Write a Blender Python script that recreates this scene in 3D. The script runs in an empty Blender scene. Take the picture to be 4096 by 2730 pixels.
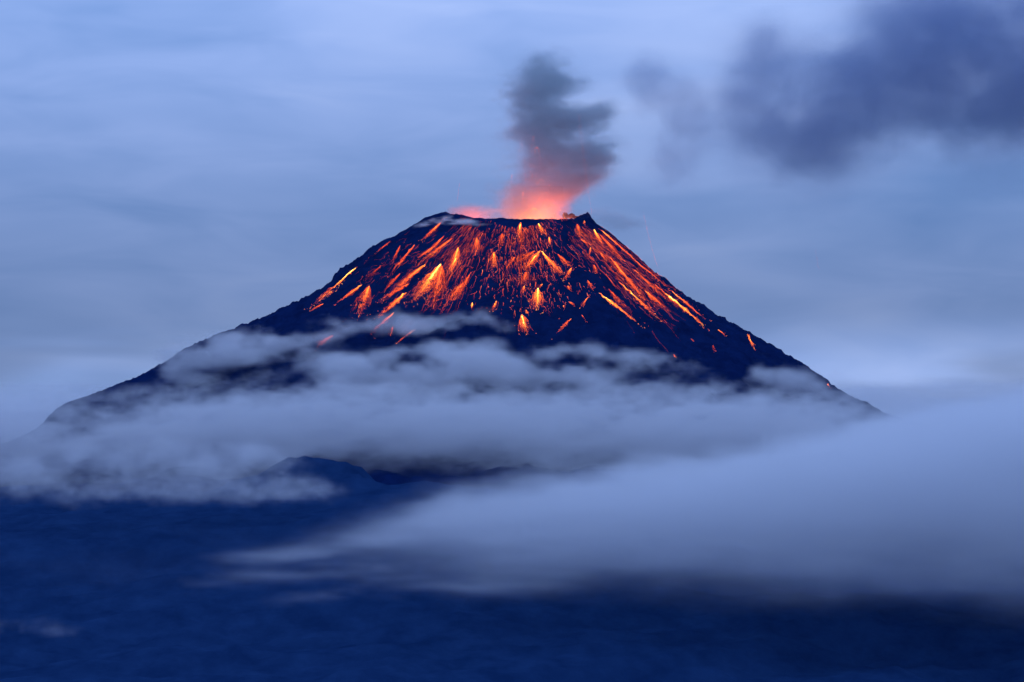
import bpy, math
import numpy as np

# ------------------------------------------------------------------ camera, sky, sun, exposure
scene = bpy.context.scene
col = scene.collection
D = 9000.0                      # metres from the camera to the crater
EYE = 1000.0                    # camera height
K = 2825.0 / 4096.0 / D         # tangent of one picture unit (4096 units across the frame)
HOR = 1600.0                    # eye level

cam_data = bpy.data.cameras.new('camera')
cam_data.sensor_width = 36.0
cam_data.lens = 36.0 / (4096.0 * K)
cam_data.shift_y = (HOR - 1365.0) / 4096.0
cam_data.clip_start = 1.0
cam_data.clip_end = 200000.0
cam = bpy.data.objects.new('camera', cam_data)
cam.location = (0, -D, EYE)
cam.rotation_euler = (math.radians(90), 0, 0)
col.objects.link(cam)
scene.camera = cam

SUN_ELEV, SUN_ROT = math.radians(3.0), math.radians(215.0)
world = bpy.data.worlds.new('World')
scene.world = world
world.use_nodes = True
nt = world.node_tree
nt.nodes.clear()


def node(tree, kind, **kw):
    n = tree.nodes.new(kind)
    for k, v in kw.items():
        if isinstance(k, str) and hasattr(n, k):
            setattr(n, k, v)
    return n


def math_node(tree, op, a, b=None, c=None, clamp=False):
    n = tree.nodes.new('ShaderNodeMath')
    n.operation = op
    n.use_clamp = clamp
    for i, v in enumerate((a, b, c)):
        if v is None:
            continue
        if isinstance(v, (int, float)):
            n.inputs[i].default_value = v
        else:
            tree.links.new(v, n.inputs[i])
    return n.outputs[0]


def ramp(tree, fac, stops, interp='LINEAR'):
    n = tree.nodes.new('ShaderNodeValToRGB')
    n.color_ramp.interpolation = interp
    el = n.color_ramp.elements
    while len(el) > 1:
        el.remove(el[-1])
    for i, (p, c) in enumerate(stops):
        e = el[0] if i == 0 else el.new(p)
        e.position = p
        e.color = (*c, 1)
    tree.links.new(fac, n.inputs[0])
    return n.outputs[0]


# overcast evening: a twilight Nishita sky seen through a veil of blue-grey stratus
sky = node(nt, 'ShaderNodeTexSky', sky_type='NISHITA', sun_disc=False)
sky.sun_elevation, sky.sun_rotation = SUN_ELEV, SUN_ROT
sky.altitude = 3000
tc = node(nt, 'ShaderNodeTexCoord')
sep = node(nt, 'ShaderNodeSeparateXYZ')
nt.links.new(tc.outputs['Generated'], sep.inputs[0])
up = math_node(nt, 'MAXIMUM', sep.outputs[2], 0.0)
lift = node(nt, 'ShaderNodeMapRange', interpolation_type='SMOOTHSTEP')    # overcast: brighter overhead than near the horizon
for i_, v_ in enumerate((0.0, 0.15, 0.66, 1.30)):
    lift.inputs[1 + i_].default_value = v_
nt.links.new(up, lift.inputs[0])
cie = lift.outputs[0]
OFF1, OFF2, OFF3 = (-3.74, -4.368, -4.313), (-3.978, 2.048, -3.872), (1.94, -2.171, -3.571)


def sky_noise(scale, zs, detail, rough, dist, off):
    mp = node(nt, 'ShaderNodeMapping')
    mp.inputs['Scale'].default_value = (1, 1, zs)
    mp.inputs['Rotation'].default_value = (0, math.radians(-5), 0)
    mp.inputs['Location'].default_value = off
    nt.links.new(tc.outputs['Generated'], mp.inputs[0])
    nz = node(nt, 'ShaderNodeTexNoise')
    nz.inputs['Scale'].default_value = scale
    nz.inputs['Detail'].default_value = detail
    nz.inputs['Roughness'].default_value = rough
    nz.inputs['Distortion'].default_value = dist
    nt.links.new(mp.outputs[0], nz.inputs[0])
    return nz.outputs[0]


n1 = sky_noise(5.0, 3.0, 3.0, 0.45, 0.3, OFF1)
n2 = sky_noise(17.0, 4.2, 3.0, 0.5, 0.5, OFF2)
cl = math_node(nt, 'ADD', math_node(nt, 'MULTIPLY', n1, 0.64), math_node(nt, 'MULTIPLY', n2, 0.36))
veil = ramp(nt, cl, [(0.30, (0.160, 0.285, 0.610)), (0.50, (0.258, 0.385, 0.745)), (0.70, (0.358, 0.478, 0.830))])
# breaks low in the cloud deck, brighter towards the horizon
n3 = sky_noise(4.5, 6.0, 3.0, 0.5, 0.6, OFF3)
low = node(nt, 'ShaderNodeMapRange', interpolation_type='SMOOTHSTEP')
for i_, v_ in enumerate((0.006, 0.030, 1.0, 0.0)):
    low.inputs[1 + i_].default_value = v_
nt.links.new(up, low.inputs[0])
gap = node(nt, 'ShaderNodeMapRange', interpolation_type='SMOOTHSTEP')
for i_, v_ in enumerate((0.42, 0.66, 0.0, 1.0)):
    gap.inputs[1 + i_].default_value = v_
nt.links.new(n3, gap.inputs[0])
cie = math_node(nt, 'MULTIPLY_ADD', math_node(nt, 'MULTIPLY', low.outputs[0], gap.outputs[0]), 0.42, cie)
lit = node(nt, 'ShaderNodeVectorMath', operation='SCALE')
nt.links.new(veil, lit.inputs[0])
nt.links.new(math_node(nt, 'MULTIPLY', cie, 10.0), lit.inputs['Scale'])
mixs = node(nt, 'ShaderNodeMix', data_type='RGBA')
mixs.inputs[0].default_value = 0.98
cool = node(nt, 'ShaderNodeVectorMath', operation='MULTIPLY')      # tungsten white balance
cool.inputs[1].default_value = (0.12, 0.42, 1.0)
nt.links.new(sky.outputs[0], cool.inputs[0])
nt.links.new(cool.outputs[0], mixs.inputs[6])
nt.links.new(lit.outputs[0], mixs.inputs[7])
bg = node(nt, 'ShaderNodeBackground')
bg.inputs[1].default_value = 0.1
nt.links.new(mixs.outputs[2], bg.inputs[0])
wo = node(nt, 'ShaderNodeOutputWorld')
nt.links.new(bg.outputs[0], wo.inputs[0])

sun_data = bpy.data.lights.new('sun', 'SUN')
sun_data.energy = 0.06
sun_data.angle = math.radians(25)
sun_data.color = (0.75, 0.82, 1.0)
sun = bpy.data.objects.new('sun', sun_data)
sun.rotation_euler = (math.radians(90) - SUN_ELEV, 0, math.radians(180) - SUN_ROT)
sun.location = (0, -D, 4000)
col.objects.link(sun)

vs = scene.view_settings
vs.view_transform = 'Standard'
vs.look = 'None'
vs.exposure = 0.0
vs.gamma = 1.0
vs.use_curve_mapping = False
cy = scene.cycles
cy.use_denoising = True
cy.use_adaptive_sampling = True
cy.adaptive_threshold = 0.03
cy.max_bounces = 10
cy.diffuse_bounces = 1
cy.glossy_bounces = 1
cy.volume_bounces = 7
cy.transparent_max_bounces = 8
cy.sample_clamp_indirect = 3.0
cy.volume_step_rate = 1.5
cy.volume_max_steps = 256

# ------------------------------------------------------------------ helpers
rng = np.random.default_rng(7)


def make_tile(n, beta, seed):
    """periodic power-law noise, zero mean and unit deviation"""
    r = np.random.default_rng(seed)
    f = np.fft.rfftn(r.standard_normal((n, n, n)))
    k = np.fft.fftfreq(n) * n
    kz = np.fft.rfftfreq(n) * n
    kk = np.sqrt(k[:, None, None] ** 2 + k[None, :, None] ** 2 + kz[None, None, :] ** 2)
    kk[0, 0, 0] = 1
    amp = kk ** (-beta / 2)
    amp[kk < 2.0] *= 0.3
    amp[0, 0, 0] = 0
    t = np.fft.irfftn(f * amp, s=(n, n, n))
    return ((t - t.mean()) / t.std()).astype(np.float32)


TN = 96
TILE = make_tile(TN, 3.7, 3)          # soft billows
ROUGH = make_tile(TN, 3.0, 11)        # rock
SOFT = make_tile(TN, 4.6, 23)         # wind-smoothed cloud


def noise3(tile, x, y, z):
    """trilinear lookup; one unit is one tile period"""
    out = 0
    n = TN
    x, y, z = np.broadcast_arrays(np.asarray(x, np.float32) * n, np.asarray(y, np.float32) * n, np.asarray(z, np.float32) * n)
    xi, yi, zi = np.floor(x).astype(np.int32), np.floor(y).astype(np.int32), np.floor(z).astype(np.int32)
    fx, fy, fz = x - xi, y - yi, z - zi
    x0, y0, z0 = xi % n, yi % n, zi % n
    x1, y1, z1 = (x0 + 1) % n, (y0 + 1) % n, (z0 + 1) % n
    c = lambda a, b, d: tile[a, b, d]
    return ((c(x0, y0, z0) * (1 - fx) + c(x1, y0, z0) * fx) * (1 - fy) + (c(x0, y1, z0) * (1 - fx) + c(x1, y1, z0) * fx) * fy) * (1 - fz) + \
           ((c(x0, y0, z1) * (1 - fx) + c(x1, y0, z1) * fx) * (1 - fy) + (c(x0, y1, z1) * (1 - fx) + c(x1, y1, z1) * fx) * fy) * fz


def sstep(a, b, x):
    t = np.clip((x - a) / (b - a), 0, 1)
    return t * t * (3 - 2 * t)


def tag(o, label=None, cat=None, group=None, kind=None):
    if label:
        o['label'] = label
    if cat:
        o['category'] = cat
    if group:
        o['group'] = group
    if kind:
        o['kind'] = kind
    return o


def empty(name, loc):
    o = bpy.data.objects.new(name, None)
    o.location = loc
    o.empty_display_size = 10
    col.objects.link(o)
    return o


def mesh_obj(name, verts, faces, mat, parent=None, smooth=False, attr=None):
    """one mesh object from numpy arrays; with a parent the vertices are given in world space"""
    verts = np.asarray(verts, np.float64)
    if parent is not None:
        verts = verts - np.array(parent.location)[None]
    me = bpy.data.meshes.new(name)
    faces = np.asarray(faces, np.int32)
    nf, ns = faces.shape
    me.vertices.add(len(verts))
    me.vertices.foreach_set('co', verts.astype(np.float32).ravel())
    me.loops.add(nf * ns)
    me.loops.foreach_set('vertex_index', faces.ravel())
    me.polygons.add(nf)
    me.polygons.foreach_set('loop_start', np.arange(nf, dtype=np.int32) * ns)
    me.update(calc_edges=True)
    if smooth:
        me.polygons.foreach_set('use_smooth', np.ones(nf, bool))
    if attr is not None:
        a = me.attributes.new('glow_level', 'FLOAT', 'POINT')
        a.data.foreach_set('value', np.asarray(attr, np.float32).ravel())
    me.materials.append(mat)
    o = bpy.data.objects.new(name, me)
    col.objects.link(o)
    if parent is not None:
        o.parent = parent
    return o


def grid_faces(a, b, wrap=False):
    i = np.arange(a - 1)[:, None]
    j = np.arange(b if wrap else b - 1)[None]
    j1 = (j + 1) % b
    return np.stack([i * b + j, (i + 1) * b + j, (i + 1) * b + j1, i * b + j1], -1).reshape(-1, 4)


def W(px, py, dist):
    """a picture position at a distance from the camera -> world metres"""
    return np.array([(px - 2048.0) * K * dist, dist - D, EYE + (HOR - py) * K * dist])


# ------------------------------------------------------------------ materials
def new_mat(name):
    m = bpy.data.materials.new(name)
    m.use_nodes = True
    m.node_tree.nodes.clear()
    out = m.node_tree.nodes.new('ShaderNodeOutputMaterial')
    return m, m.node_tree, out


def rock_mat(name, c0, c1, scale, stretch=(1, 1, 1), rough=0.95, bump=0.5, dist=3.0):
    m, t, out = new_mat(name)
    b = t.nodes.new('ShaderNodeBsdfPrincipled')
    b.inputs['Roughness'].default_value = rough
    b.inputs['Specular IOR Level'].default_value = 0.0
    tcn = t.nodes.new('ShaderNodeTexCoord')
    mp = t.nodes.new('ShaderNodeMapping')
    mp.inputs['Scale'].default_value = stretch
    t.links.new(tcn.outputs['Object'], mp.inputs[0])
    nz = t.nodes.new('ShaderNodeTexNoise')
    nz.inputs['Scale'].default_value = scale
    nz.inputs['Detail'].default_value = 9
    nz.inputs['Roughness'].default_value = 0.65
    t.links.new(mp.outputs[0], nz.inputs[0])
    c = ramp(t, nz.outputs[0], [(0.35, c0), (0.68, c1)])
    t.links.new(c, b.inputs['Base Color'])
    bp = t.nodes.new('ShaderNodeBump')
    bp.inputs['Strength'].default_value = bump
    bp.inputs['Distance'].default_value = dist
    t.links.new(nz.outputs[0], bp.inputs['Height'])
    t.links.new(bp.outputs[0], b.inputs['Normal'])
    t.links.new(b.outputs[0], out.inputs['Surface'])
    return m


M_BASALT = rock_mat('haze_blue_basalt', (0.003, 0.013, 0.066), (0.006, 0.022, 0.10), 0.02, (1, 1, 0.6), bump=0.35)  # blue of the hazy air is put into the rock's base colour
M_CRAG = rock_mat('crater_crag', (0.006, 0.008, 0.025), (0.02, 0.024, 0.055), 0.05)
M_GROUND = rock_mat('dark_scrub_slope', (0.007, 0.029, 0.098), (0.014, 0.048, 0.142), 0.02, (1, 0.6, 1), bump=0.22, dist=6.0)  # base colour also carries the blue haze over the ground


def lava_mat(name, gain):
    m, t, out = new_mat(name)
    at = t.nodes.new('ShaderNodeAttribute')
    at.attribute_name = 'glow_level'
    c = ramp(t, at.outputs['Fac'], [(0.0, (0.07, 0.006, 0.012)), (0.3, (0.45, 0.035, 0.020)), (0.6, (0.95, 0.13, 0.03)),
                                    (0.82, (1.0, 0.36, 0.04)), (1.0, (1.0, 0.72, 0.14))])
    e = t.nodes.new('ShaderNodeEmission')
    t.links.new(c, e.inputs[0])
    t.links.new(math_node(t, 'MULTIPLY_ADD', at.outputs['Fac'], 2.6 * gain, 0.9 * gain), e.inputs[1])
    t.links.new(e.outputs[0], out.inputs['Surface'])
    m.cycles.emission_sampling = 'NONE'
    return m


M_LAVA = lava_mat('incandescent_lava', 1.25)


def cloud_mat(name, color, density, aniso=0.0, absorb=(0, 0, 0)):
    m, t, out = new_mat(name)
    v = t.nodes.new('ShaderNodeVolumePrincipled')
    v.inputs['Color'].default_value = (*color, 1)
    v.inputs['Density'].default_value = density
    v.inputs['Anisotropy'].default_value = aniso
    v.inputs['Absorption Color'].default_value = (*absorb, 1)
    t.links.new(v.outputs[0], out.inputs['Volume'])
    return m


# ------------------------------------------------------------------ volcano
CX = (2070 - 2048) * K * D
LEFT = [(1780, 850), (1700, 872), (1640, 905), (1570, 945), (1530, 962), (1470, 1000), (1440, 1035), (1400, 1052), (1350, 1085),
        (1322, 1122), (1260, 1170), (1200, 1207), (1100, 1252), (1000, 1297), (860, 1349), (700, 1430), (560, 1505), (430, 1560),
        (290, 1608), (235, 1648)]
RIGHT = [(2350, 862), (2390, 900), (2440, 930), (2500, 980), (2600, 1070), (2700, 1150), (2750, 1187), (2850, 1247), (2960, 1312),
         (3080, 1382), (3200, 1452), (3350, 1550), (3450, 1612), (3520, 1655)]
S0 = K * D
prL = np.array([((2070 - x) * S0, EYE + (HOR - y) * S0) for x, y in LEFT] + [(1330, 905), (1500, 855), (1900, 815), (2600, 775), (3400, 715), (4600, 560)])
prR = np.array([((x - 2070) * S0, EYE + (HOR - y) * S0) for x, y in RIGHT] + [(1250, 880), (1700, 815), (2600, 760), (3400, 710), (4600, 560)])
rF = np.concatenate([np.array([188.]), np.linspace(215, 4600, 120)])
zF = np.concatenate([[1473.], (np.interp(rF[1:], prL[:, 0], prL[:, 1]) + np.interp(rF[1:], prR[:, 0], prR[:, 1])) / 2 - 14 * np.exp(-(rF[1:] - 215) / 120)])


def volcano_h(x, y):
    dx, dy = x - CX, y
    r = np.hypot(dx, dy)
    th = np.arctan2(dy, dx)
    c = np.cos(th)
    wl, wr = np.clip(-c, 0, 1) ** 2, np.clip(c, 0, 1) ** 2
    wf = 1 - wl - wr
    rim = 194 + 7 * noise3(ROUGH, th / 6.283, 0.3, 0.1) + 4 * np.sin(3 * th)
    rim = rim * (1 - 0.6 * (wl + wr) ** 4) + 196 * 0.6 * (wl + wr) ** 4
    zrimF = np.where(dy > 0, 1488, 1473)
    rr = np.maximum(r, rim)
    pf = np.interp(rr, rF, zF) + (zrimF - 1473) * np.exp(-(rr - rim) / 60)
    z = np.interp(rr, prL[:, 0], prL[:, 1]) * wl + np.interp(rr, prR[:, 0], prR[:, 1]) * wr + pf * wf
    # crater bowl
    t = np.clip((rim - r) / 70, 0, 1)
    z = z - 95 * t ** 1.2 * (r < rim)
    # rock tooth at the end of the rim
    z = z + 10.5 * np.exp(-(np.abs((x - 203) / np.where(x > 203, 20, 30))) ** 2.3 - ((y + 22) / 26) ** 2) * (1 + 0.22 * noise3(ROUGH, x / 240, y / 240, .2))
    # gullies run down the cone, blocks and ledges everywhere
    out = sstep(rim, rim + 120, r)
    ridge = 1 - np.abs(noise3(ROUGH, th / 6.283 * 3, r / 3800, 0.55)) * 1.3
    g = ridge * (2.0 + 8 * sstep(300, 1100, r)) * (0.35 + 0.65 * wf)
    ledge = noise3(ROUGH, x / 700, y / 700, z / 300)
    fine = noise3(ROUGH, x / 420, y / 420, z / 420)
    z = z + out * (g - 3) + ledge * (1.0 + 3.2 * sstep(260, 480, r) * (1 - 0.5 * sstep(800, 1300, r))) + fine * (0.7 + 0.9 * np.exp(-np.abs(r - rim) / 30))
    return z


NT, radii = 1500, np.concatenate([np.linspace(0, 150, 12), np.linspace(156, 420, 130), np.linspace(423, 1300, 250), np.linspace(1315, 4500, 90)])
th = np.linspace(0, 2 * np.pi, NT, endpoint=False)
RR, TH = np.meshgrid(radii, th, indexing='ij')
VX, VY = CX + RR * np.cos(TH), RR * np.sin(TH)
VZ = volcano_h(VX, VY)
volcano = empty('volcano', (CX, 0, 0))
tag(volcano, 'dark blue-black volcano cone with an open glowing crater', 'volcano')
mesh_obj('cone', np.stack([VX, VY, VZ], -1).reshape(-1, 3), grid_faces(len(radii), NT, True)[:, ::-1], M_BASALT, volcano, smooth=True)

# lava pool in the crater floor
a = np.linspace(0, 2 * np.pi, 64, endpoint=False)
rad = 118 + 8 * np.sin(5 * a) + 5 * np.sin(9 * a + 1)
pv = [(CX, 0, 1418)] + [(CX + r_ * math.cos(t_), r_ * math.sin(t_), 1416) for r_, t_ in zip(rad, a)]
pf_ = [(0, i + 1, (i + 1) % 64 + 1) for i in range(64)]
pool = mesh_obj('lava_pool', pv, pf_, M_LAVA, volcano, attr=np.concatenate([[1.0], np.full(64, 0.55)]))


def boulder(name, c, size, seed, parent, mat, squash=(1, 1, 1)):
    u = np.linspace(0, np.pi, 15)
    v = np.linspace(0, 2 * np.pi, 22, endpoint=False)
    U, V = np.meshgrid(u, v, indexing='ij')
    d = np.stack([np.sin(U) * np.cos(V), np.sin(U) * np.sin(V), np.cos(U)], -1)
    n = noise3(ROUGH, d[..., 0] * 0.22 + seed * 0.137, d[..., 1] * 0.22 + seed * .31, d[..., 2] * 0.22)
    p = d * (1 + 0.12 * n)[..., None] * size * np.array(squash) + np.array(c)
    return mesh_obj(name, p.reshape(-1, 3), grid_faces(15, 22, True)[:, ::-1], mat, parent)


# crags standing on the crater rim
for i, (px, py, s, dist, q) in enumerate([(2262, 864, 9, 9180, (1, 1, 1)), (2287, 865, 8, 9180, (1.3, 1, .8)), (2305, 871, 6, 9170, (1.5, 1, .7)),
                                          (1785, 866, 10, 9000, (2.0, 1, .8))]):
    boulder('crag', W(px, py, dist), s, i, volcano, M_CRAG, q)

# ------------------------------------------------------------------ terrain
def terrain_h(x, y):
    d = np.hypot(x, y + D)
    r = np.hypot(x - CX, y)
    z = 632 + 135 * sstep(-5000, -2300, y) - 60 * sstep(4000, 12000, r)
    z = z + 14 * noise3(TILE, x / 7000, y / 7000, 0.2) + 5 * noise3(TILE, x / 2600, y / 3600, 0.7) + 1.2 * noise3(ROUGH, (x + 0.4 * y) / 420, (y - 0.4 * x) / 1500, 0.4)
    # dark hillside facing the camera, scored by slanting gullies
    side = 1 - sstep(-300, 700, x)
    z = z + 96 * sstep(-4950, -3650, y) * (1 - sstep(-3300, -2600, y)) * side
    gully = noise3(ROUGH, (x - 0.9 * y) / 2600, (y + 0.5 * x) / 9000, 0.35)
    z = z + (5.0 * gully + 3.0 * noise3(ROUGH, x / 900, y / 900, 0.8)) * sstep(-7500, -5000, y)
    # forested knoll in front of the cone, and the hillside on which the photographer stands
    kx, ky = W(1310, 1800, 6700)[:2]
    z = z + (104 + 8 * noise3(ROUGH, x / 420, y / 420, .2) + 2.0 * noise3(ROUGH, x / 120, y / 120, .6)) * np.exp(-(np.abs((x - kx) / np.where(x > kx, 108, 160))) ** 2.6 - ((y - ky) / 190) ** 2) + 45 * np.exp(-((x - kx + 210) / 260) ** 2 - ((y - ky) / 260) ** 2)
    z = z + 300 * np.exp(-(d / 420) ** 2)
    return np.minimum(z, EYE - 8 + d * 0.0)


su = np.linspace(-1, 1, 520)
gx = np.sinh(su * 4.2) / math.sinh(4.2) * 60000
sv = np.concatenate([np.linspace(-D - 1500, -1500, 620), np.geomspace(20, 70000, 60) - 1500])
GX, GY = np.meshgrid(gx, sv, indexing='ij')
GZ = terrain_h(GX, GY)
ground = mesh_obj('terrain', np.stack([GX, GY, GZ], -1).reshape(-1, 3), grid_faces(len(gx), len(sv)), M_GROUND, smooth=True)
tag(ground, kind='structure')

# ------------------------------------------------------------------ clouds: density grids turned into volumes
def vol_group():
    g = bpy.data.node_groups.new('density_volume', 'GeometryNodeTree')
    I = g.interface
    I.new_socket('Geometry', in_out='INPUT', socket_type='NodeSocketGeometry')
    for nm, ty in (('Min', 'NodeSocketVector'), ('Max', 'NodeSocketVector'), ('RX', 'NodeSocketInt'), ('RY', 'NodeSocketInt'), ('RZ', 'NodeSocketInt'), ('Material', 'NodeSocketMaterial'), ('Samples', 'NodeSocketObject')):
        I.new_socket(nm, in_out='INPUT', socket_type=ty)
    I.new_socket('Geometry', in_out='OUTPUT', socket_type='NodeSocketGeometry')
    N, L = g.nodes, g.links
    gi, go = N.new('NodeGroupInput'), N.new('NodeGroupOutput')
    vc = N.new('GeometryNodeVolumeCube')
    L.new(gi.outputs['Min'], vc.inputs['Min'])
    L.new(gi.outputs['Max'], vc.inputs['Max'])
    for s, r in (('Resolution X', 'RX'), ('Resolution Y', 'RY'), ('Resolution Z', 'RZ')):
        L.new(gi.outputs[r], vc.inputs[s])
    pos = N.new('GeometryNodeInputPosition')
    sub = N.new('ShaderNodeVectorMath'); sub.operation = 'SUBTRACT'
    L.new(pos.outputs[0], sub.inputs[0]); L.new(gi.outputs['Min'], sub.inputs[1])
    ext = N.new('ShaderNodeVectorMath'); ext.operation = 'SUBTRACT'
    L.new(gi.outputs['Max'], ext.inputs[0]); L.new(gi.outputs['Min'], ext.inputs[1])
    dv = N.new('ShaderNodeVectorMath'); dv.operation = 'DIVIDE'
    L.new(sub.outputs[0], dv.inputs[0]); L.new(ext.outputs[0], dv.inputs[1])
    sp = N.new('ShaderNodeSeparateXYZ')
    L.new(dv.outputs[0], sp.inputs[0])

    def im(op, a, b):
        n = N.new('FunctionNodeIntegerMath'); n.operation = op
        for i, v in enumerate((a, b)):
            if isinstance(v, int):
                n.inputs[i].default_value = v
            else:
                L.new(v, n.inputs[i])
        return n.outputs[0]

    ids = []
    for ax, r in enumerate(('RX', 'RY', 'RZ')):
        rm = im('SUBTRACT', gi.outputs[r], 1)
        mu = N.new('ShaderNodeMath'); mu.operation = 'MULTIPLY'
        L.new(sp.outputs[ax], mu.inputs[0]); L.new(rm, mu.inputs[1])
        fi = N.new('FunctionNodeFloatToInt'); fi.rounding_mode = 'ROUND'
        L.new(mu.outputs[0], fi.inputs[0])
        ids.append(fi.outputs[0])
    idx = im('ADD', im('MULTIPLY', im('ADD', im('MULTIPLY', ids[0], gi.outputs['RY']), ids[1]), gi.outputs['RZ']), ids[2])
    at = N.new('GeometryNodeInputNamedAttribute'); at.data_type = 'FLOAT'
    at.inputs['Name'].default_value = 'thickness'
    si = N.new('GeometryNodeSampleIndex'); si.data_type = 'FLOAT'; si.domain = 'POINT'
    oi = N.new('GeometryNodeObjectInfo')
    L.new(gi.outputs['Samples'], oi.inputs['Object'])
    L.new(oi.outputs['Geometry'], si.inputs['Geometry'])
    L.new(at.outputs['Attribute'], si.inputs['Value'])
    L.new(idx, si.inputs['Index'])
    L.new(si.outputs[0], vc.inputs['Density'])
    sm = N.new('GeometryNodeSetMaterial')
    L.new(vc.outputs[0], sm.inputs['Geometry'])
    L.new(gi.outputs['Material'], sm.inputs['Material'])
    L.new(sm.outputs[0], go.inputs[0])
    return g


VG = vol_group()
VG_ID = {s.name: s.identifier for s in VG.interface.items_tree if s.in_out == 'INPUT'}


def volume_obj(name, lo, hi, vox, fn, mat):
    """fn(x, y, z) -> density on a regular grid between the corners lo and hi"""
    lo, hi = np.array(lo, float), np.array(hi, float)
    vox = np.array(vox if np.ndim(vox) else [vox] * 3, float)
    n = np.maximum(np.round((hi - lo) / vox).astype(int) + 1, 4)
    ax = [np.linspace(lo[i], hi[i], n[i]) for i in range(3)]
    X, Y, Z = np.meshgrid(*ax, indexing='ij')
    d = np.clip(fn(X, Y, Z), 0, None)
    # nothing may touch the faces of the box
    for i in range(3):
        w = np.ones(n[i])
        w[0] = w[-1] = 0
        w[1] = w[-2] = min(w[1], 0.5)
        d = d * w.reshape([-1 if k == i else 1 for k in range(3)])
    d = d.astype(np.float32)
    d[d < 0.004] = 0
    org = (lo + hi) / 2
    org[2] = lo[2]
    me = bpy.data.meshes.new(name)
    me.vertices.add(d.size)
    me.vertices.foreach_set('co', (np.stack([X, Y, Z], -1) - org).astype(np.float32).ravel())
    at = me.attributes.new('thickness', 'FLOAT', 'POINT')
    at.data.foreach_set('value', d.ravel())
    me.materials.append(mat)
    src = bpy.data.objects.new(name + '_samples', me)       # the sampled values; never linked to the scene
    vol = bpy.data.volumes.new(name)
    vol.materials.append(mat)
    o = bpy.data.objects.new(name, vol)
    o.location = org
    col.objects.link(o)
    md = o.modifiers.new('volume', 'NODES')
    md.node_group = VG
    md[VG_ID['Min']] = tuple(float(v) for v in lo - org)
    md[VG_ID['Max']] = tuple(float(v) for v in hi - org)
    for k, v in zip(('RX', 'RY', 'RZ'), n):
        md[VG_ID[k]] = int(v)
    md[VG_ID['Material']] = mat
    md[VG_ID['Samples']] = src
    return o


def puff_cloud(name, dist, puffs, mat, vox, depth, nz=(300, 300, 150), amp=0.35, lo_e=0.25, hi_e=0.9, seed=0.0, pad=1.7, tile=None):
    """puffs: (px, py, rx, ry, weight[, depth shift m[, tilt deg]]) in picture units at this distance"""
    s = K * dist
    P = []
    for p in puffs:
        px, py, rx, ry, w = p[:5]
        c = W(px, py, dist)
        c[1] += p[5] if len(p) > 5 else 0
        P.append((c, rx * s, ry * s, w, math.radians(p[6]) if len(p) > 6 else 0.0))
    lo = np.min([[c[0] - pad * max(a_, b_ if t_ else 0), c[1] - depth * pad, c[2] - pad * (b_ + abs(math.sin(t_)) * a_)] for c, a_, b_, w, t_ in P], axis=0)
    hi = np.max([[c[0] + pad * max(a_, b_ if t_ else 0), c[1] + depth * pad, c[2] + pad * (b_ + abs(math.sin(t_)) * a_)] for c, a_, b_, w, t_ in P], axis=0)

    def fn(X, Y, Z):
        f = np.zeros(X.shape)
        for c, a_, b_, w, t_ in P:
            dx, dz = X - c[0], Z - c[2]
            u = dx * math.cos(t_) + dz * math.sin(t_)
            v = -dx * math.sin(t_) + dz * math.cos(t_)
            f += w * np.exp(-1.1 * ((u / a_) ** 2 + (v / b_) ** 2 + ((Y - c[1]) / depth) ** 2))
        n = noise3(TILE if tile is None else tile, X / nz[0] / 2 + seed, Y / nz[1] / 2 + seed * 1.7, Z / nz[2] / 2 + seed * 2.3)
        f = np.minimum(f, 1.25)
        return sstep(lo_e, hi_e, f * (1 + amp * n) + 0.25 * amp * n * (f > 0.03))

    return volume_obj(name, lo, hi, vox, fn, mat)


def bank_cloud(name, dist, top, bottom, x0, x1, mat, vox, depth, soft_top, soft_bot, amp, nz, seed, fade=(300, 300), hump=0.35):
    """a layer between two profiles (px, py); softness and amplitude in picture units"""
    s = K * dist
    tx, ty = np.array(top, float).T
    bx, by = np.array(bottom, float).T
    zlo, zhi = W(0, max(by) + soft_bot + amp * 1.5, dist)[2], W(0, min(ty) - soft_top - amp * 1.5, dist)[2]
    lo = np.array([W(x0, 0, dist)[0], dist - D - depth, zlo])
    hi = np.array([W(x1, 0, dist)[0], dist - D + depth, zhi])

    def fn(X, Y, Z):
        px = X / s + 2048
        py = HOR - (Z - EYE) / s
        n = noise3(TILE, X / nz[0] / 2 + seed, Y / nz[1] / 2 + seed * 1.3, Z / nz[2] / 2 + seed * .7)
        n2 = noise3(TILE, X / nz[0] * 1.6 + seed, Y / nz[1] * 1.6, Z / nz[2] * 1.6)
        w = (Y - (dist - D)) / depth
        T = np.interp(px, tx, ty) + hump * 200 * w ** 2 + amp * n + 0.3 * amp * n2
        B = np.interp(px, bx, by) + amp * 0.6 * n
        f = sstep(-0.5, 1, (py - T) / soft_top) * sstep(-0.5, 1, (B - py) / soft_bot) ** 2.2
        f *= sstep(x0, x0 + fade[0], px) * (1 - sstep(x1 - fade[1], x1, px)) * (1 - sstep(0.55, 1.0, np.abs(w)))
        return f * (1 + 0.25 * n)

    return volume_obj(name, lo, hi, vox, fn, mat)


WHITE = (0.955, 0.965, 0.985)
M_FOG = cloud_mat('valley_fog', (0.945, 0.96, 0.985), 0.0098)
M_BAND = cloud_mat('cloud_band', WHITE, 0.015)
M_WISP = cloud_mat('slope_cloud', WHITE, 0.0150)
M_THIN = cloud_mat('thin_mist', WHITE, 0.004)
M_ASH = cloud_mat('ash', (0.60, 0.68, 0.72), 0.019)
M_ASHD = cloud_mat('drifting_ash', (0.43, 0.54, 0.74), 0.0060)
M_ASHT = cloud_mat('thin_ash', (0.48, 0.58, 0.76), 0.0026)
M_SMOKE = cloud_mat('crater_smoke', (0.75, 0.66, 0.66), 0.010)

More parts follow.
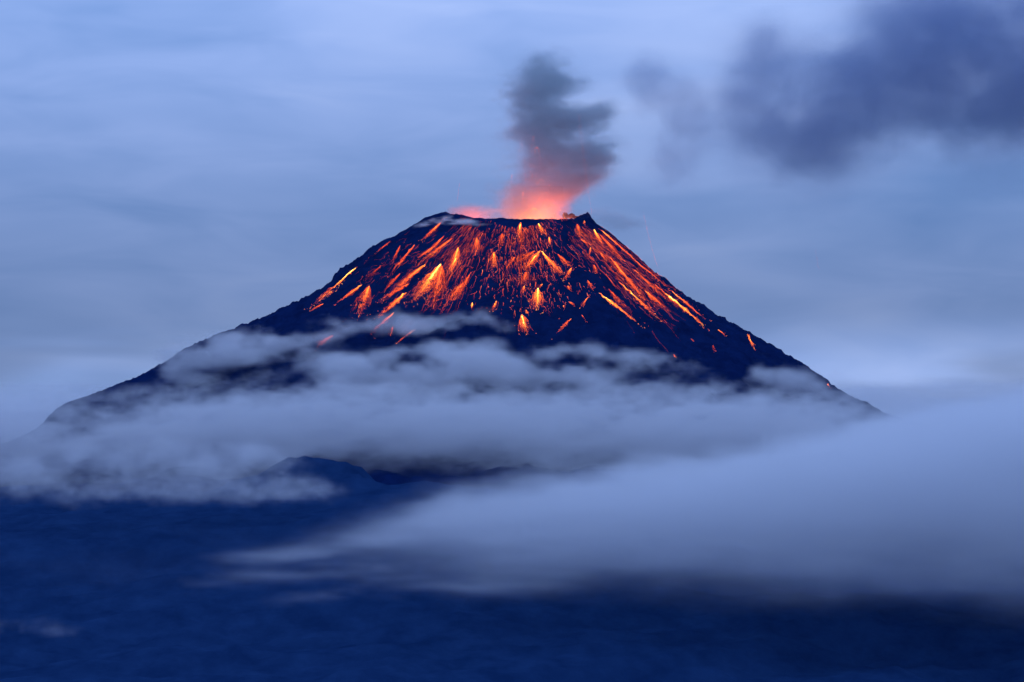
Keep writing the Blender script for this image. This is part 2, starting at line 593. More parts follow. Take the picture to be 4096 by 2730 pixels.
# eruption column
plume = puff_cloud('ash_plume', 9000, [
    (2160, 880, 120, 60, 1.1), (2140, 815, 120, 70, 1.0), (2180, 750, 150, 75, 1.0, 0, 12), (2270, 700, 150, 60, 1.0, 0, 20), (2365, 655, 90, 62, .9, 0, 20),
    (2190, 650, 120, 80, 1.0), (2300, 600, 140, 80, .95), (2385, 590, 70, 60, .35), (2230, 545, 140, 70, 1.0), (2110, 525, 110, 34, .7, 0, 8), (2040, 540, 60, 20, .4, 0, 5), (2330, 480, 110, 50, .85, 0, 12),
    (2405, 450, 65, 40, .55, 0, 20), (2160, 440, 110, 70, 1.1), (2120, 390, 90, 60, 1.0), (2220, 350, 110, 62, .95, 0, 8), (2160, 310, 110, 55, .8), (2190, 255, 110, 50, .45)],
    M_ASH, 5.0, 95, nz=(230, 150, 100), amp=0.42, lo_e=0.08, hi_e=1.4, seed=0.13)
tag(plume, 'dark grey ash column rising from the crater, lit red at its foot', 'ash plume')
c = puff_cloud('ash_cloud', 9300, [(2620, 330, 110, 110, 1.0), (2560, 320, 70, 80, .6), (2720, 410, 110, 110, .9), (2760, 480, 100, 100, .8), (2700, 600, 110, 140, .6), (2650, 690, 80, 120, .45),
                                   (2780, 560, 80, 120, .4)],
               M_ASHT, 9.0, 130, nz=(300, 300, 260), amp=0.35, lo_e=0.15, hi_e=1.1, seed=0.41)
tag(c, 'thin grey ash puff drifting beside the column, trailing down', 'ash cloud')
c = puff_cloud('ash_cloud', 9500, [(3000, 400, 200, 190, .7), (3150, 480, 240, 200, .7), (3240, 640, 220, 170, .35), (3400, 420, 300, 210, .75), (3620, 300, 300, 250, .8), (3700, 60, 300, 200, .6),
                                   (3880, 160, 360, 300, .9), (4080, 300, 340, 260, 1.0), (3830, 400, 300, 140, .6), (4350, 150, 380, 330, 1.0), (3050, 150, 90, 70, .25), (4800, 100, 420, 330, .9)],
               M_ASHD, 12.0, 230, nz=(560, 520, 420), amp=0.24, lo_e=0.0, hi_e=1.5, seed=0.77)
tag(c, 'broad dark ash cloud spreading across the upper sky beyond the column', 'ash cloud')
c = puff_cloud('smoke_veil', 8960, [(1850, 855, 70, 30, .8), (1940, 850, 110, 35, .8), (2020, 835, 60, 45, .8), (2110, 850, 80, 40, .7), (2300, 860, 60, 30, .5)],
               M_SMOKE, 5.0, 60, nz=(200, 200, 90), amp=0.4, lo_e=0.1, hi_e=1.0, seed=0.2)
tag(c, 'low pinkish smoke hugging the crater rim beside the column', 'smoke')
c = puff_cloud('smoke_veil', 8990, [(2440, 880, 90, 35, .7, 0, -12), (2530, 900, 80, 30, .5)], cloud_mat('rim_smoke', (.55, .55, .6), 0.004), 5.0, 50, nz=(200, 200, 90), amp=0.4, lo_e=0.1, hi_e=1.0, seed=0.6)
tag(c, 'faint grey smoke trailing off the craggy end of the rim', 'smoke')

# wisps on the cone
def wisp(name, label, z_px, puffs, seed, off=60, depth=70, mat=M_WISP, vox=6.0, cat='cloud', **kw):
    """a wisp that hovers just off the cone at the height of row z_px"""
    px = np.mean([p[0] for p in puffs])
    P = hit(np.array([[px, z_px]]))[0]
    o = puff_cloud(name, D + P[1] - off, puffs, mat, vox, depth, seed=seed, **kw)
    tag(o, label, cat)
    return o


def hit(pxy):
    """where the lines of sight of picture positions meet the cone"""
    pxy = np.asarray(pxy, float)
    ys = np.linspace(-1900, 250, 900)
    dist = ys + D
    X = (pxy[:, 0:1] - 2048) * K * dist[None]
    Z = EYE + (HOR - pxy[:, 1:2]) * K * dist[None]
    h = volcano_h(X, np.broadcast_to(ys[None], X.shape))
    below = Z < h
    i = np.argmax(below, axis=1)
    miss = ~below.any(axis=1)
    j = np.arange(len(pxy))
    i = np.maximum(i, 1)
    d0, d1 = (Z - h)[j, i - 1], (Z - h)[j, i]
    t = np.clip(d0 / np.maximum(d0 - d1, 1e-6), 0, 1)
    # a sight line that clears the edge lands where it comes closest
    k = np.argmin(np.where(np.abs(X - CX) > 0, Z - h, 1e9), axis=1)
    y = np.where(miss, ys[k], ys[i - 1] + t * (ys[i] - ys[i - 1]))
    x = (pxy[:, 0] - 2048) * K * (y + D)
    return np.stack([x, y, volcano_h(x, y)], -1)


wk = dict(nz=(200, 170, 110), amp=0.62, lo_e=0.15, hi_e=1.25, tile=SOFT)
wisp('slope_cloud', 'pale wispy cloud veiling the foot of the biggest lava cascade', 1310,
     [(1360, 1295, 100, 30, .8), (1470, 1285, 130, 34, 1.0), (1600, 1295, 140, 32, .9), (1720, 1310, 120, 28, .7), (1830, 1285, 110, 32, .9), (1930, 1270, 110, 34, 1.0), (2020, 1300, 90, 30, .7), (1860, 1330, 120, 24, .5)], 0.11, **wk)
wisp('slope_cloud', 'ragged grey cloud lying against the shallow flank below the cone shoulder', 1430,
     [(960, 1370, 110, 30, .8), (1080, 1345, 130, 34, .8), (1180, 1380, 130, 34, .8), (780, 1410, 130, 38, 1.0), (900, 1430, 150, 40, 1.0), (1060, 1430, 130, 34, .8), (670, 1470, 100, 32, .55), (720, 1525, 120, 30, .5),
      (1230, 1430, 110, 36, .7), (540, 1565, 110, 22, .35), (860, 1540, 140, 36, .7), (1050, 1520, 120, 34, .5), (1300, 1350, 80, 24, .5)], 0.37, off=110, **wk)
wisp('slope_cloud', 'thick rolling cloud across the middle of the cone under the lowest lava burst', 1480,
     [(1380, 1450, 130, 40, .8), (1520, 1440, 150, 44, 1.0), (1650, 1430, 140, 44, 1.0), (1790, 1410, 140, 44, 1.1), (1910, 1420, 130, 44, 1.0), (2010, 1460, 110, 44, .9), (1700, 1500, 200, 50, 1.0), (1900, 1510, 190, 46, 1.0),
      (1480, 1530, 220, 46, 1.0), (2170, 1420, 80, 36, .8), (2280, 1410, 100, 40, 1.0), (2360, 1420, 70, 40, .9), (2200, 1500, 140, 40, .8), (2350, 1500, 130, 40, .8), (2450, 1540, 150, 40, .7)], 0.58, off=110, **wk)
wisp('slope_cloud', 'rounded pale cloud puff alone on the dark slope under the diagonal lava streaks', 1450,
     [(2520, 1435, 90, 32, .8), (2640, 1440, 120, 36, .9), (2740, 1460, 90, 28, .6), (2600, 1490, 110, 25, .5)], 0.71, **wk)
wisp('slope_cloud', 'small soft cloud wisp near the foot of the straight steep flank', 1510,
     [(3070, 1490, 80, 30, .9), (3160, 1515, 110, 32, .9), (3260, 1550, 90, 28, .7, 0, -15), (2880, 1550, 110, 30, .8), (2750, 1570, 120, 32, .7)], 0.83, **wk)
wisp('slope_cloud', 'little streaked white wisp just under the crater rim peak', 895,
     [(1840, 895, 60, 14, .8, 0, 5), (1900, 905, 70, 14, .8, 0, -8), (1960, 912, 50, 12, .5), (1780, 880, 45, 12, .5, 0, 25), (1720, 888, 70, 12, .4, 0, 20)], 0.31, off=14, depth=16, vox=3.0,
     mat=cloud_mat('rim_wisp', WHITE, 0.09), nz=(180, 120, 40), amp=0.5, lo_e=0.2, hi_e=1.2)

# long cloud band wrapped around the base
c = bank_cloud('cloud_bank', 7550, [(-900, 1615), (-300, 1620), (100, 1650), (300, 1662), (500, 1640), (700, 1615), (1000, 1590), (1500, 1570), (1900, 1580), (2400, 1590), (2700, 1585), (3000, 1590), (3300, 1620), (3600, 1660), (4300, 1700), (5000, 1700)],
               [(-900, 1960), (0, 1930), (500, 1930), (1000, 1920), (1300, 1900), (1600, 1920), (1900, 1960), (2200, 2010), (3000, 2030), (5000, 2030)], -1000, 5000, M_BAND, (12, 12, 6), 190, 120, 280, 58, (300, 240, 150), 0.15)
tag(c, 'long level cloud band wrapped around the foot of the volcano', 'cloud')
# fog rising over the valley
c = bank_cloud('fog_bank', 4700, [(700, 2250), (1000, 2215), (1300, 2130), (1500, 2065), (1750, 1985), (2000, 1945), (2400, 1890), (2800, 1840), (3200, 1765), (3500, 1690), (3800, 1610), (4200, 1560), (5600, 1500)],
               [(700, 2160), (1000, 2180), (1300, 2210), (1600, 2240), (2000, 2280), (2600, 2310), (3000, 2335), (3500, 2355), (4100, 2400), (5600, 2430)], 700, 5600, M_FOG, (14, 18, 8), 420, 80, 370, 34, (480, 400, 130), 0.45, fade=(1300, 400), hump=0.5)
tag(c, 'smooth pale fog bank sloping up over the dark valley', 'fog bank')
# ragged clouds over the near hillside
c = puff_cloud('hill_cloud', 5180, [(-200, 1890, 260, 70, .9), (60, 1910, 200, 60, .9), (220, 1930, 150, 50, .8), (360, 1960, 120, 50, .7), (500, 1910, 140, 55, 1.0), (640, 1890, 140, 60, 1.0), (790, 1870, 150, 66, 1.1),
                                    (930, 1880, 150, 66, 1.1), (1060, 1920, 130, 50, .9), (1190, 1945, 110, 42, .8), (1290, 1965, 80, 34, .6), (660, 1965, 180, 36, .9), (880, 1965, 200, 36, .9), (1050, 1975, 140, 30, .7),
                                    (330, 1860, 260, 50, .6), (700, 1800, 300, 50, .5), (1080, 1850, 140, 45, .5, 60), (1250, 1795, 160, 24, .3, 40)],
               cloud_mat('hill_cloud', WHITE, 0.0082), 5.0, 70, nz=(140, 120, 90), amp=0.62, lo_e=0.12, hi_e=1.25, seed=0.9)
tag(c, 'ragged torn clouds drifting over the dark hillside before the knoll', 'cloud')
c = puff_cloud('hill_cloud', 4300, [(60, 2500, 120, 30, .7), (240, 2520, 90, 30, .8)], M_THIN, 6.0, 60, nz=(160, 160, 80), amp=0.6, lo_e=0.2, hi_e=1.1, seed=0.5)
tag(c, 'tiny faint mist scrap low on the dark hillside', 'cloud')
c = puff_cloud('valley_mist', 5000, [(300, 2350, 500, 120, .5), (900, 2280, 500, 120, .7), (1500, 2450, 600, 90, .6), (2300, 2560, 600, 70, .5), (3200, 2620, 700, 60, .4)], cloud_mat('valley_mist', WHITE, 0.00013), 14.0, 250,
               nz=(500, 300, 120), amp=0.6, lo_e=0.0, hi_e=1.2, seed=0.66)
tag(c, 'barely visible haze spread low over the dark valley floor', 'cloud')
c = puff_cloud('mist_streak', 4500, [(1200, 2205, 330, 40, .55, 0, 7), (1500, 2150, 300, 40, .6, 0, 10), (1150, 2290, 300, 26, .3, 0, 5), (1500, 2280, 360, 34, .5, 0, 4), (1900, 2340, 340, 30, .4, 0, 3)],
               M_THIN, 7.0, 110, nz=(420, 200, 50), amp=0.6, lo_e=0.05, hi_e=1.2, seed=0.52)
tag(c, 'soft streaked veil trailing off the low end of the fog bank', 'cloud')
c = puff_cloud('mist_streak', 4400, [(1230, 2385, 200, 26, .35, 0, 8), (1450, 2350, 160, 26, .4, 0, 10)], M_THIN, 6.0, 80, nz=(300, 160, 60), amp=0.5, lo_e=0.1, hi_e=1.2, seed=0.35)
tag(c, 'thin slanting mist streak under the tapering tip of the fog bank', 'cloud')
c = bank_cloud('far_cloud', 12500, [(-1500, 1580), (0, 1585), (2000, 1575), (4100, 1565), (6000, 1565)], [(-1500, 1900), (6000, 1900)], -1500, 6000, M_THIN, (40, 60, 16), 600, 130, 200, 40, (1500, 900, 260), 0.62)
tag(c, 'pale distant cloud sea closing the horizon behind the volcano', 'cloud')
# ------------------------------------------------------------------ lava on the slope
def tubes(P, rad, heat):
    """P (N,S,3) polylines -> three-sided tapered strands lying on the ground"""
    N, S, _ = P.shape
    T = np.gradient(P, axis=1)
    T /= np.maximum(np.linalg.norm(T, axis=2, keepdims=True), 1e-6)
    upv = np.array([0, -0.5, 0.866])
    side = np.cross(T, upv)
    side /= np.maximum(np.linalg.norm(side, axis=2, keepdims=True), 1e-6)
    r = rad[..., None]
    V = np.stack([P + side * r, P + upv * r, P - side * r], 2).reshape(-1, 3)       # N,S,3ring
    base = (np.arange(N)[:, None] * S + np.arange(S - 1)[None]) * 3
    F = []
    for k in range(3):
        k1 = (k + 1) % 3
        F.append(np.stack([base + k, base + k1, base + 3 + k1, base + 3 + k], -1))
    F = np.stack(F, 2).reshape(-1, 4)
    return V, F, np.repeat(heat.reshape(-1), 3)


def smooth_walk(n, s, m=5):
    """smooth random curves through n rows, starting at zero"""
    k = rng.standard_normal((n, m))
    k[:, 0] = 0
    t = np.linspace(0, m - 1, s)
    i = np.minimum(t.astype(int), m - 2)
    f = t - i
    f = f * f * (3 - 2 * f)
    return k[:, i] * (1 - f) + k[:, i + 1] * f


def strands(head, tail, width, n, hot, S=16, rad=0.55, wob=1.0, tight=1.0, line=None):
    """a fan of strands from head to tail (world xy on the cone), width in metres at the tail"""
    h2, t2 = head[:2], tail[:2]
    d = t2 - h2
    L = np.linalg.norm(d)
    d = d / max(L, 1e-6)
    side = np.array([-d[1], d[0]])
    s = np.linspace(0, 1, S)[None]
    off = np.where(rng.random((n, 1)) < 0.35, rng.normal(0, 0.22, (n, 1)), rng.uniform(-1.0, 1.0, (n, 1)))
    off = off * tight
    ln = rng.uniform(0.35, 1.0, (n, 1)) * (1 - 0.25 * np.abs(off))
    st = np.abs(rng.normal(0, 0.16, (n, 1)))
    st[: n // 2] *= 0.2
    u = st + (ln - st * 0.5) * s
    u = np.minimum(u, 1.12)
    lat = off * width * (np.clip(u, 0, None) ** 0.75) + smooth_walk(n, S) * wob * (1.2 + 0.02 * L) * s ** 0.7 + rng.normal(0, 0.5 * wob, (n, S)) * s
    al = u * L + smooth_walk(n, S) * 0.8
    if line is None:
        line = np.stack([head, tail])
    q = np.linspace(0, 1, len(line))
    a_ = al / max(L, 1e-6)
    over = np.maximum(a_ - 1, 0) * L
    x = np.interp(a_, q, line[:, 0]) + d[0] * over + side[0] * lat
    y = np.interp(a_, q, line[:, 1]) + d[1] * over + side[1] * lat
    r = rad * rng.uniform(0.55, 1.25, (n, 1)) * (1.0 - 0.55 * s)
    P = np.stack([x, y, volcano_h(x, y) + 0.45], -1)
    ht = hot * (1.0 - 0.45 * u ** 0.7) * (1 - 0.45 * np.minimum(np.abs(off), 1.2)) * rng.uniform(0.35, 1.15, (n, 1)) + rng.normal(0, 0.09, (n, S))
    tip = rng.random((n, 1)) < 0.25
    ht = ht + 0.25 * tip * (s > 0.9)
    return P, r, np.clip(ht, 0.02, 1)


def ember_mesh(P, size, heat):
    """small glowing blocks: one octahedron each"""
    o = np.array([(1, 0, 0), (-1, 0, 0), (0, 1, 0), (0, -1, 0), (0, 0, 1), (0, 0, -1)], float)
    f = np.array([(0, 2, 4), (2, 1, 4), (1, 3, 4), (3, 0, 4), (2, 0, 5), (1, 2, 5), (3, 1, 5), (0, 3, 5)])
    V = (P[:, None] + o[None] * (size[:, None, None] * rng.uniform(0.7, 1.3, (len(P), 6, 1)))).reshape(-1, 3)
    F = (f[None] + (np.arange(len(P)) * 6)[:, None, None]).reshape(-1, 3)
    return V, F, np.repeat(heat, 6)


# head, tail (picture units), width, strands, heat, label
STREAMS = [
    ((1423, 1072), (1256, 1222), 40, 130, 1.0, 'bright yellow lava cascade near the outer edge of the shallow flank'),
    ((1293, 1217), (1240, 1246), 8, 22, .65, 'short red lava lick below the outermost bright cascade'),
    ((1448, 1141), (1349, 1213), 22, 50, .75, 'red branching lava trail between the outermost cascade and the looping tangle'),
    ((1477, 1146), (1429, 1262), 52, 120, .72, 'looping red tangle of lava threads under a small orange head'),
    ((1563, 966), (1506, 1012), 6, 18, .6, 'thin short lava thread high on the bare shoulder of the cone'),
    ((1764, 1058), (1655, 1206), 60, 260, 1.0, 'biggest and brightest yellow lava cascade, sweeping down the shallow flank'),
    ((1768, 1065), (1735, 1235), 50, 150, .62, 'dim red lava veil hanging under the biggest yellow cascade'),
    ((1701, 1058), (1540, 1195), 34, 130, .72, 'long orange lava fan just outside the biggest cascade'),
    ((1626, 1171), (1508, 1276), 24, 110, .88, 'orange lava stream running on from the foot of the biggest cascade'),
    ((1576, 1252), (1490, 1332), 14, 50, .72, 'thin lava tail fading into the pale slope cloud'),
    ((1833, 991), (1806, 1095), 34, 120, .85, 'orange cone-shaped lava burst right above the biggest cascade'),
    ((1825, 1035), (1795, 1090), 22, 60, .9, 'small hot lava knot inside the cone-shaped burst'),
    ((1812, 953), (1690, 1045), 18, 80, .66, 'slanting red lava run with a bright tip under the rim wisp'),
    ((1777, 945), (1705, 1020), 14, 55, .6, 'slim red lava run beside the slanting one with the bright tip'),
    ((1768, 888), (1690, 965), 20, 60, .72, 'lava run starting highest, close under the rim peak'),
    ((1659, 982), (1565, 1095), 16, 70, .6, 'faint long lava run on the upper shallow flank'),
    ((1739, 987), (1665, 1040), 16, 60, .66, 'short hooked lava run midway down the upper shallow flank'),
    ((1601, 984), (1572, 1049), 12, 34, .55, 'dim hooked lava thread near the bare shoulder'),
    ((1907, 953), (1907, 1020), 26, 70, .66, 'red lava spatter under the streaked white wisp'),
    ((1976, 1009), (1974, 1085), 30, 80, .8, 'small fountain-shaped lava burst standing alone between the two big clusters'),
    ((1854, 1131), (1790, 1213), 44, 110, .66, 'broad red lava spread beside the foot of the biggest cascade'),
    ((1878, 1100), (1835, 1185), 18, 50, .55, 'dim red lava thread above the broad red spread'),
    ((1890, 1213), (1886, 1240), 6, 18, .92, 'tiny bright lava blob just above the slope cloud'),
    ((1986, 1206), (1970, 1246), 14, 30, .85, 'small forked lava burst above the slope cloud crest'),
    ((1636, 1137), (1521, 1206), 24, 90, .62, 'dim orange lava run merging with the long fan'),
    ((1601, 1095), (1535, 1170), 20, 60, .5, 'faint red lava veil outside the long fan'),
    ((1527, 1064), (1450, 1129), 14, 26, .42, 'very dim lava thread on the bare slope between two cascades'),
    ((1333, 1343), (1262, 1390), 26, 40, .7, 'small lava burst showing through the ragged flank cloud'),
    ((1661, 1319), (1592, 1370), 12, 34, .85, 'small lava burst in a gap of the slope cloud'),
    ((1572, 1308), (1562, 1345), 6, 12, .5, 'faint lava speck dimmed by the slope cloud'),
    ((2083, 891), (2070, 960), 18, 60, .9, 'yellow-tipped lava drip starting at the crater lip'),
    ((2153, 896), (2178, 945), 18, 60, .95, 'brightest lava drip right under the crater glow'),
    ((2196, 949), (2200, 985), 10, 26, .9, 'small hot lava blob below the crater lip'),
    ((2162, 1003), (2094, 1090), 20, 110, .88, 'bright lava branch forming one arm of the inverted V'),
    ((2166, 1008), (2250, 1106), 24, 130, .9, 'bright lava branch forming the other, longer arm of the inverted V'),
    ((2287, 1072), (2256, 1124), 12, 44, .85, 'lava trail meeting the end of the longer V arm'),
    ((2104, 1089), (2096, 1142), 22, 60, .62, 'red lava fringe hanging from the shorter V arm'),
    ((2152, 1155), (2150, 1250), 46, 150, 1.0, 'bright bell-shaped lava burst low in the middle of the cone'),
    ((2170, 1138), (2155, 1156), 5, 16, .85, 'small lava spur above the bell-shaped burst'),
    ((2087, 1261), (2104, 1338), 38, 100, 1.0, 'lowest bright lava burst, just above the rolling cloud'),
    ((2104, 1242), (2112, 1262), 8, 18, .75, 'little lava blob touching the top of the lowest bright burst'),
    ((2098, 1144), (2090, 1180), 10, 26, .75, 'small lava drip beside the bell-shaped burst'),
    ((2376, 921), (2412, 985), 22, 90, .92, 'bright lava plume head under the craggy end of the rim'),
    ((2404, 922), (2548, 1050), 16, 150, .74, 'dense red lava sheet hugging the upper edge of the steep flank'),
    ((2530, 1036), (2700, 1178), 16, 120, .64, 'long red lava streak continuing along the edge of the steep flank'),
    ((2400, 940), (2500, 1050), 24, 90, .6, 'red lava streak inside the edge sheet of the steep flank'),
    ((2440, 1030), (2545, 1165), 22, 90, .7, 'orange-headed lava streak in the middle of the steep flank'),
    ((2461, 1059), (2580, 1200), 26, 130, .72, 'wide red lava streak in the middle of the steep flank'),
    ((2529, 1076), (2665, 1195), 22, 90, .64, 'slim red lava streak between the wide one and the edge'),
    ((2474, 1127), (2640, 1285), 14, 90, .78, 'long lava streak under the wide red one'),
    ((2520, 1172), (2600, 1240), 10, 50, .95, 'hot orange section of the long streak under the wide one'),
    ((2661, 1174), (2814, 1303), 18, 130, 1.0, 'brightest straight yellow lava streak far down the steep flank'),
    ((2580, 1166), (2675, 1245), 20, 80, .68, 'red lava streak just above the brightest straight one'),
    ((2672, 1155), (2818, 1276), 12, 60, .74, 'outermost long thin lava streak of the steep flank'),
    ((2620, 1140), (2740, 1250), 18, 60, .55, 'dim red lava streak filling the gap beside the outermost one'),
    ((2396, 1174), (2556, 1298), 8, 90, .95, 'single sharp orange lava streak lying apart below the steep flank streaks'),
    ((2434, 1157), (2528, 1265), 30, 44, .5, 'faint looping lava threads above the single sharp streak'),
    ((2355, 1187), (2323, 1232), 7, 24, .72, 'short slanting lava flake on the bare lower slope'),
    ((2285, 1276), (2219, 1344), 6, 22, .68, 'thin two-piece lava flake lowest on the bare slope'),
    ((2327, 1262), (2345, 1288), 3, 8, .55, 'tiny lone lava thread beside the two-piece flake'),
    ((2872, 1321), (2906, 1348), 4, 16, .72, 'small lava dash past the end of the brightest straight streak'),
    ((2990, 1337), (3016, 1398), 10, 30, .85, 'lone tapered lava lick far down near the edge of the steep flank'),
    ((2763, 1357), (2775, 1368), 4, 10, .7, 'tiny lava spot on the bare slope below the straight streaks'),
    ((2852, 1383), (2858, 1410), 10, 8, .45, 'tiny forked lava thread on the bare slope near the cloud puff'),
    ((2693, 1421), (2703, 1428), 3, 6, .6, 'tiny lava dash on the edge of the rounded cloud puff'),
    ((3309, 1537), (3316, 1550), 8, 12, .75, 'tiny red lava spark near the foot of the steep flank'),
    ((2310, 898), (2322, 950), 22, 50, .66, 'lava spatter below the craggy end of the rim'),
    ((2338, 885), (2336, 902), 6, 14, .75, 'tiny lava drip on the face of the rim crag'),
    ((2363, 991), (2357, 1022), 6, 22, .78, 'short curved lava dash below the rim crag'),
    ((2322, 960), (2360, 980), 12, 34, .68, 'lava dash slanting below the rim spatter'),
    ((2351, 1123), (2372, 1162), 20, 44, .6, 'ragged red lava curl between the V and the steep flank'),
    ((2272, 1145), (2280, 1168), 14, 26, .7, 'small lava fan below the longer V arm'),
    ((2274, 1208), (2300, 1226), 8, 18, .68, 'small forked lava spark beside the bell-shaped burst'),
    ((2254, 1224), (2256, 1230), 3, 8, .9, 'tiny hot lava dot beside the bell-shaped burst'),
    ((2402, 1013), (2428, 1055), 14, 36, .68, 'little lava tongue at the inner side of the steep flank'),
    ((2375, 1060), (2390, 1100), 16, 36, .6, 'dim lava patch between the V and the steep flank'),
    ((2230, 1018), (2290, 1075), 22, 60, .58, 'dim red lava fringe above the longer V arm'),
    ((2140, 1005), (2050, 1065), 26, 60, .5, 'dim red lava fringe outside the shorter V arm'),
    ((2010, 935), (2000, 990), 26, 50, .5, 'dim lava spatter below the rim between the wisp and the lip drip'),
    ((2060, 1030), (2030, 1070), 14, 34, .62, 'small slanting lava trail beside the thin vertical streak'),
]
LINES = []
for h_, t_, *_ in STREAMS:
    q = np.linspace(0, 1, 14)[:, None]
    bow = np.array([0, 6.0]) * (q * (1 - q)) * -1.0
    LINES.append(hit(np.array(h_) * (1 - q) + np.array(t_) * q + bow))
heads = hit([s_[0] for s_ in STREAMS])
tails = hit([s_[1] for s_ in STREAMS])
GRP = 'lava trails on the cone'
for (h_, t_, w_, n_, hot, lab), hp, tp, ln_ in zip(STREAMS, heads, tails, LINES):
    e = empty('lava_trail', hp)
    tag(e, lab, 'lava', GRP)
    P, r, ht = strands(hp, tp, w_ * 0.69, int(n_ * 0.6) + 5, hot, rad=0.29, wob=0.7, line=ln_)
    V, F, A = tubes(P, r, ht)
    tag(mesh_obj('trail_strands', V, F, M_LAVA, e, attr=A), kind='stuff')  # long-exposure light trails of glowing rocks, built as strands on the slope
    # incandescent core
    nc = 3 if hot > 0.9 else (2 if hot > .7 else 1)
    for q in range(nc):
        P, r, ht = strands(hp, tp, w_ * 0.69 * 0.35, 1, 1.0, S=20, rad=(0.85 if hot > .9 else 0.55 if hot > .7 else .38) * (1 if w_ > 12 else .7), wob=0.2, tight=0.35, line=ln_)
        P[..., 2] = volcano_h(P[..., 0], P[..., 1]) + 1.2
        s_ = np.linspace(0, 1, 20)[None]
        r = r * (0.5 + 1.2 * np.exp(-((s_ - 0.22) / 0.3) ** 2)) * (1.02 - s_)
        V, F, A = tubes(P, r, np.clip(hot * (1.02 - 0.45 * s_) + 0.04 * smooth_walk(1, 20), 0.1, 1))
        mesh_obj('bright_core', V, F, M_LAVA, e, attr=A)
    m = max(6, n_ // 3)
    L = tp - hp
    tt = rng.uniform(0.2, 1.15, m)
    side = np.array([-L[1], L[0]]) / max(np.hypot(L[0], L[1]), 1e-6)
    xy = hp[:2] + L[:2] * tt[:, None] + side * (rng.normal(0, 0.55, m) * w_ * .69 * tt ** .75)[:, None]
    z = volcano_h(xy[:, 0], xy[:, 1]) + 1.0
    V, F, A = ember_mesh(np.column_stack([xy, z]), rng.uniform(0.3, 0.8, m), np.clip(rng.uniform(.35, .85, m) * (0.5 + .5 * hot), 0, 1))
    tag(mesh_obj('embers', V, F, M_LAVA, e, attr=A), kind='stuff')

# light trail of a bomb falling through the air, imitated by strands on the slope
hp, tp = hit([(2083, 930), (2086, 1258)])
e = tag(empty('lava_trail', hp), 'thin dim straight red light trail of a falling bomb from the crater lip to the lowest burst', 'lava', GRP)
P, r, ht = strands(hp, tp, 1.0, 4, .30, S=40, rad=0.6, wob=0.12)
V, F, A = tubes(P, r, np.clip(ht, .05, .25))
tag(mesh_obj('trail_strands', V, F, M_LAVA, e, attr=A), kind='stuff')

# fine spatter: short curling threads and sparks strewn over the upper cone
def strew(n, ang, dist, length, hot, jit, S=9, rad=0.27, wob=0.5, bias=1.3):
    """threads that start at an angle and distance (picture units) about the cone's virtual tip and run downhill"""
    al = np.radians(rng.normal(ang[0], ang[1], n))
    dd = dist[0] + (dist[1] - dist[0]) * rng.random(n) ** bias
    h = np.column_stack([2070 + np.sin(al) * dd, 700 + np.cos(al) * dd])
    a2 = al + rng.normal(0, jit, n)
    L = 4 + length * rng.exponential(1.0, n)
    t = h + np.column_stack([np.sin(a2), np.cos(a2)]) * L[:, None]
    A_, B_ = hit(h), hit(t)
    ok = np.linalg.norm(B_ - A_, axis=1) < L * 2.2
    A_, B_ = A_[ok], B_[ok]
    n = len(A_)
    s_ = np.linspace(0, 1, S)[None]
    d = B_[:, :2] - A_[:, :2]
    ln = np.linalg.norm(d, axis=1, keepdims=True)
    sd = np.column_stack([-d[:, 1], d[:, 0]]) / np.maximum(ln, 1e-6)
    lat = smooth_walk(n, S) * wob * (0.6 + 0.03 * ln) * s_ ** 0.8 + rng.normal(0, 0.25 * wob, (n, S)) * s_
    x = A_[:, 0:1] + d[:, 0:1] * s_ + sd[:, 0:1] * lat
    y = A_[:, 1:2] + d[:, 1:2] * s_ + sd[:, 1:2] * lat
    P = np.stack([x, y, volcano_h(x, y) + 1.0], -1)
    ht = hot * rng.uniform(0.25, 1.15, (n, 1)) ** 1.4 * (1.1 - .45 * s_) + rng.normal(0, .05, (n, S))
    V, F, G = tubes(P, rad * rng.uniform(.5, 1.3, (n, 1)) * (1 - .5 * s_), np.clip(ht, 0.02, 1))
    m = n // 3
    E = B_[:m] + rng.normal(0, 2.5, (m, 3)) * np.array([1, 1, 0])
    E[:, 2] = volcano_h(E[:, 0], E[:, 1]) + 1.0
    V2, F2, G2 = ember_mesh(E, rng.uniform(.25, .7, m) ** 1.2, rng.uniform(.3, .95, m) * (.4 + .6 * hot))
    o = mesh_obj('lava_threads', V, F, M_LAVA, attr=G)
    o2 = mesh_obj('lava_embers', V2, F2, M_LAVA, attr=G2)
    for q in (o, o2):
        tag(q, kind='stuff')
    return o, o2


for args, lab in (((850, (5, 19), (212, 425), 15, .46, .32), 'fine glowing lava threads strewn below the crater lip'),
                  ((400, (-36, 7), (270, 620), 42, .42, .10), 'fine glowing lava threads strewn over the shallow flank'),
                  ((450, (48, 4.2), (330, 760), 56, .44, .05), 'fine glowing lava threads strewn over the steep flank'),
                  ((90, (-54, 4), (480, 760), 26, .30, .12), 'few dim lava threads on the outer shallow flank'),
                  ((260, (5, 16), (400, 560), 9, .55, .45), 'sparse lava sparks low in the middle of the cone')):
    o, o2 = strew(*args)
    o['label'] = lab
    o2['label'] = lab.replace('threads', 'embers')

# ------------------------------------------------------------------ light trails of crater sparks and bombs, imitated by rows of fragments
def arc(x0, x1, top, base, n, dist=8960, x_asym=0.5):
    """a ballistic row of glowing fragments between two picture positions"""
    t = np.sort(rng.random(n))
    x = x0 + (x1 - x0) * t
    y = base - (base - top) * 4 * t * (1 - t)
    return np.array([W(a_, b_, dist) for a_, b_ in zip(x, y)])


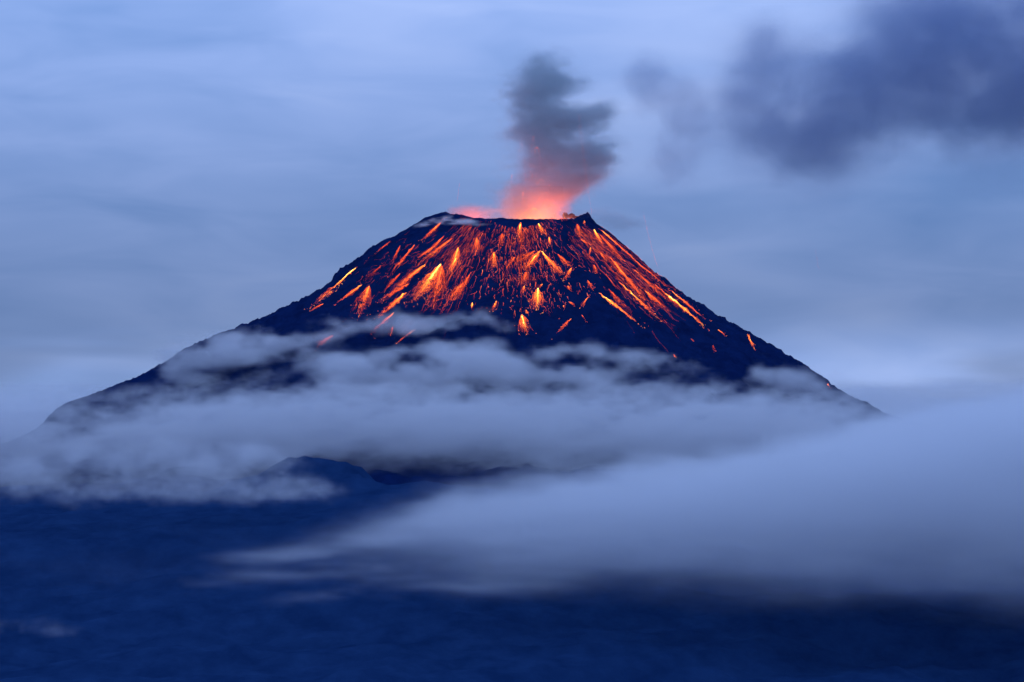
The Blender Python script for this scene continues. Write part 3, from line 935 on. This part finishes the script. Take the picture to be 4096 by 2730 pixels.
fount = tag(empty('lava_fountain', W(2160, 900, 8960)), 'glowing light trails of lava sparks arching over the crater lip', 'lava fountain')
for i, (x0, x1, top, n, hot) in enumerate([(2115, 2150, 545, 70, .5), (2118, 2178, 590, 90, .5), (2125, 2240, 770, 60, .6), (2120, 2210, 720, 60, .6), (2060, 2110, 575, 50, .4), (2085, 2100, 770, 60, .55),
                                           (2100, 2175, 835, 60, .8), (2150, 2230, 800, 60, .7), (2150, 2270, 820, 60, .65), (2040, 2055, 700, 30, .45), (2180, 2215, 740, 45, .5), (2070, 2130, 850, 50, .8)]):
    P = arc(x0, x1, top, 900, n * 2) + rng.normal(0, .5, (n * 2, 3))
    V, F, A = ember_mesh(P, rng.uniform(.25, .5, len(P)), np.full(len(P), hot + .1))
    tag(mesh_obj('spark_arc', V, F, M_LAVA, fount, attr=A), kind='stuff')
for (x0, y0, x1, y1, n, hot, lab) in [(2315, 452, 2368, 860, 150, .35, 'thin light trail of a falling lava bomb crossing the ash column'),
                                      (2573, 850, 2632, 1075, 100, .3, 'thin light trail of a falling lava bomb in the sky beside the steep flank'),
                                      (1838, 735, 1828, 805, 40, .2, 'short light trail of a falling lava bomb above the rim peak'),
                                      (3262, 1000, 3276, 1075, 24, .15, 'very faint light trail of a lava bomb falling far out from the steep flank')]:
    t = np.linspace(0, 1, n) ** 0.92
    P = np.array([W(x0 + (x1 - x0) * (0.75 * a_ + 0.25 * a_ * a_), y0 + (y1 - y0) * a_, 8850) for a_ in t])
    V, F, A = ember_mesh(P, rng.uniform(.2, .36, n), np.full(n, hot + .25))
    tag(mesh_obj('bomb_trail', V, F, M_LAVA, attr=A), lab, 'lava bombs', kind='stuff')  # each row of fragments stands in for one bomb's light trail

# the glow of the open vent
for nm, p, pw, cl_, rd in (('vent_glow', (CX + 65, -20, 1464), 0.7e6, (1, .28, .07), 25), ('vent_glow', (CX + 75, -10, 1505), 1.9e6, (1, .085, .045), 40),
                           ('vent_glow', (CX - 120, -20, 1462), 7e5, (1, .12, .06), 20)):
    ld = bpy.data.lights.new(nm, 'POINT')
    ld.energy, ld.color, ld.shadow_soft_size = pw, cl_, rd
    lo_ = bpy.data.objects.new(nm, ld)
    lo_.location = p
    col.objects.link(lo_)
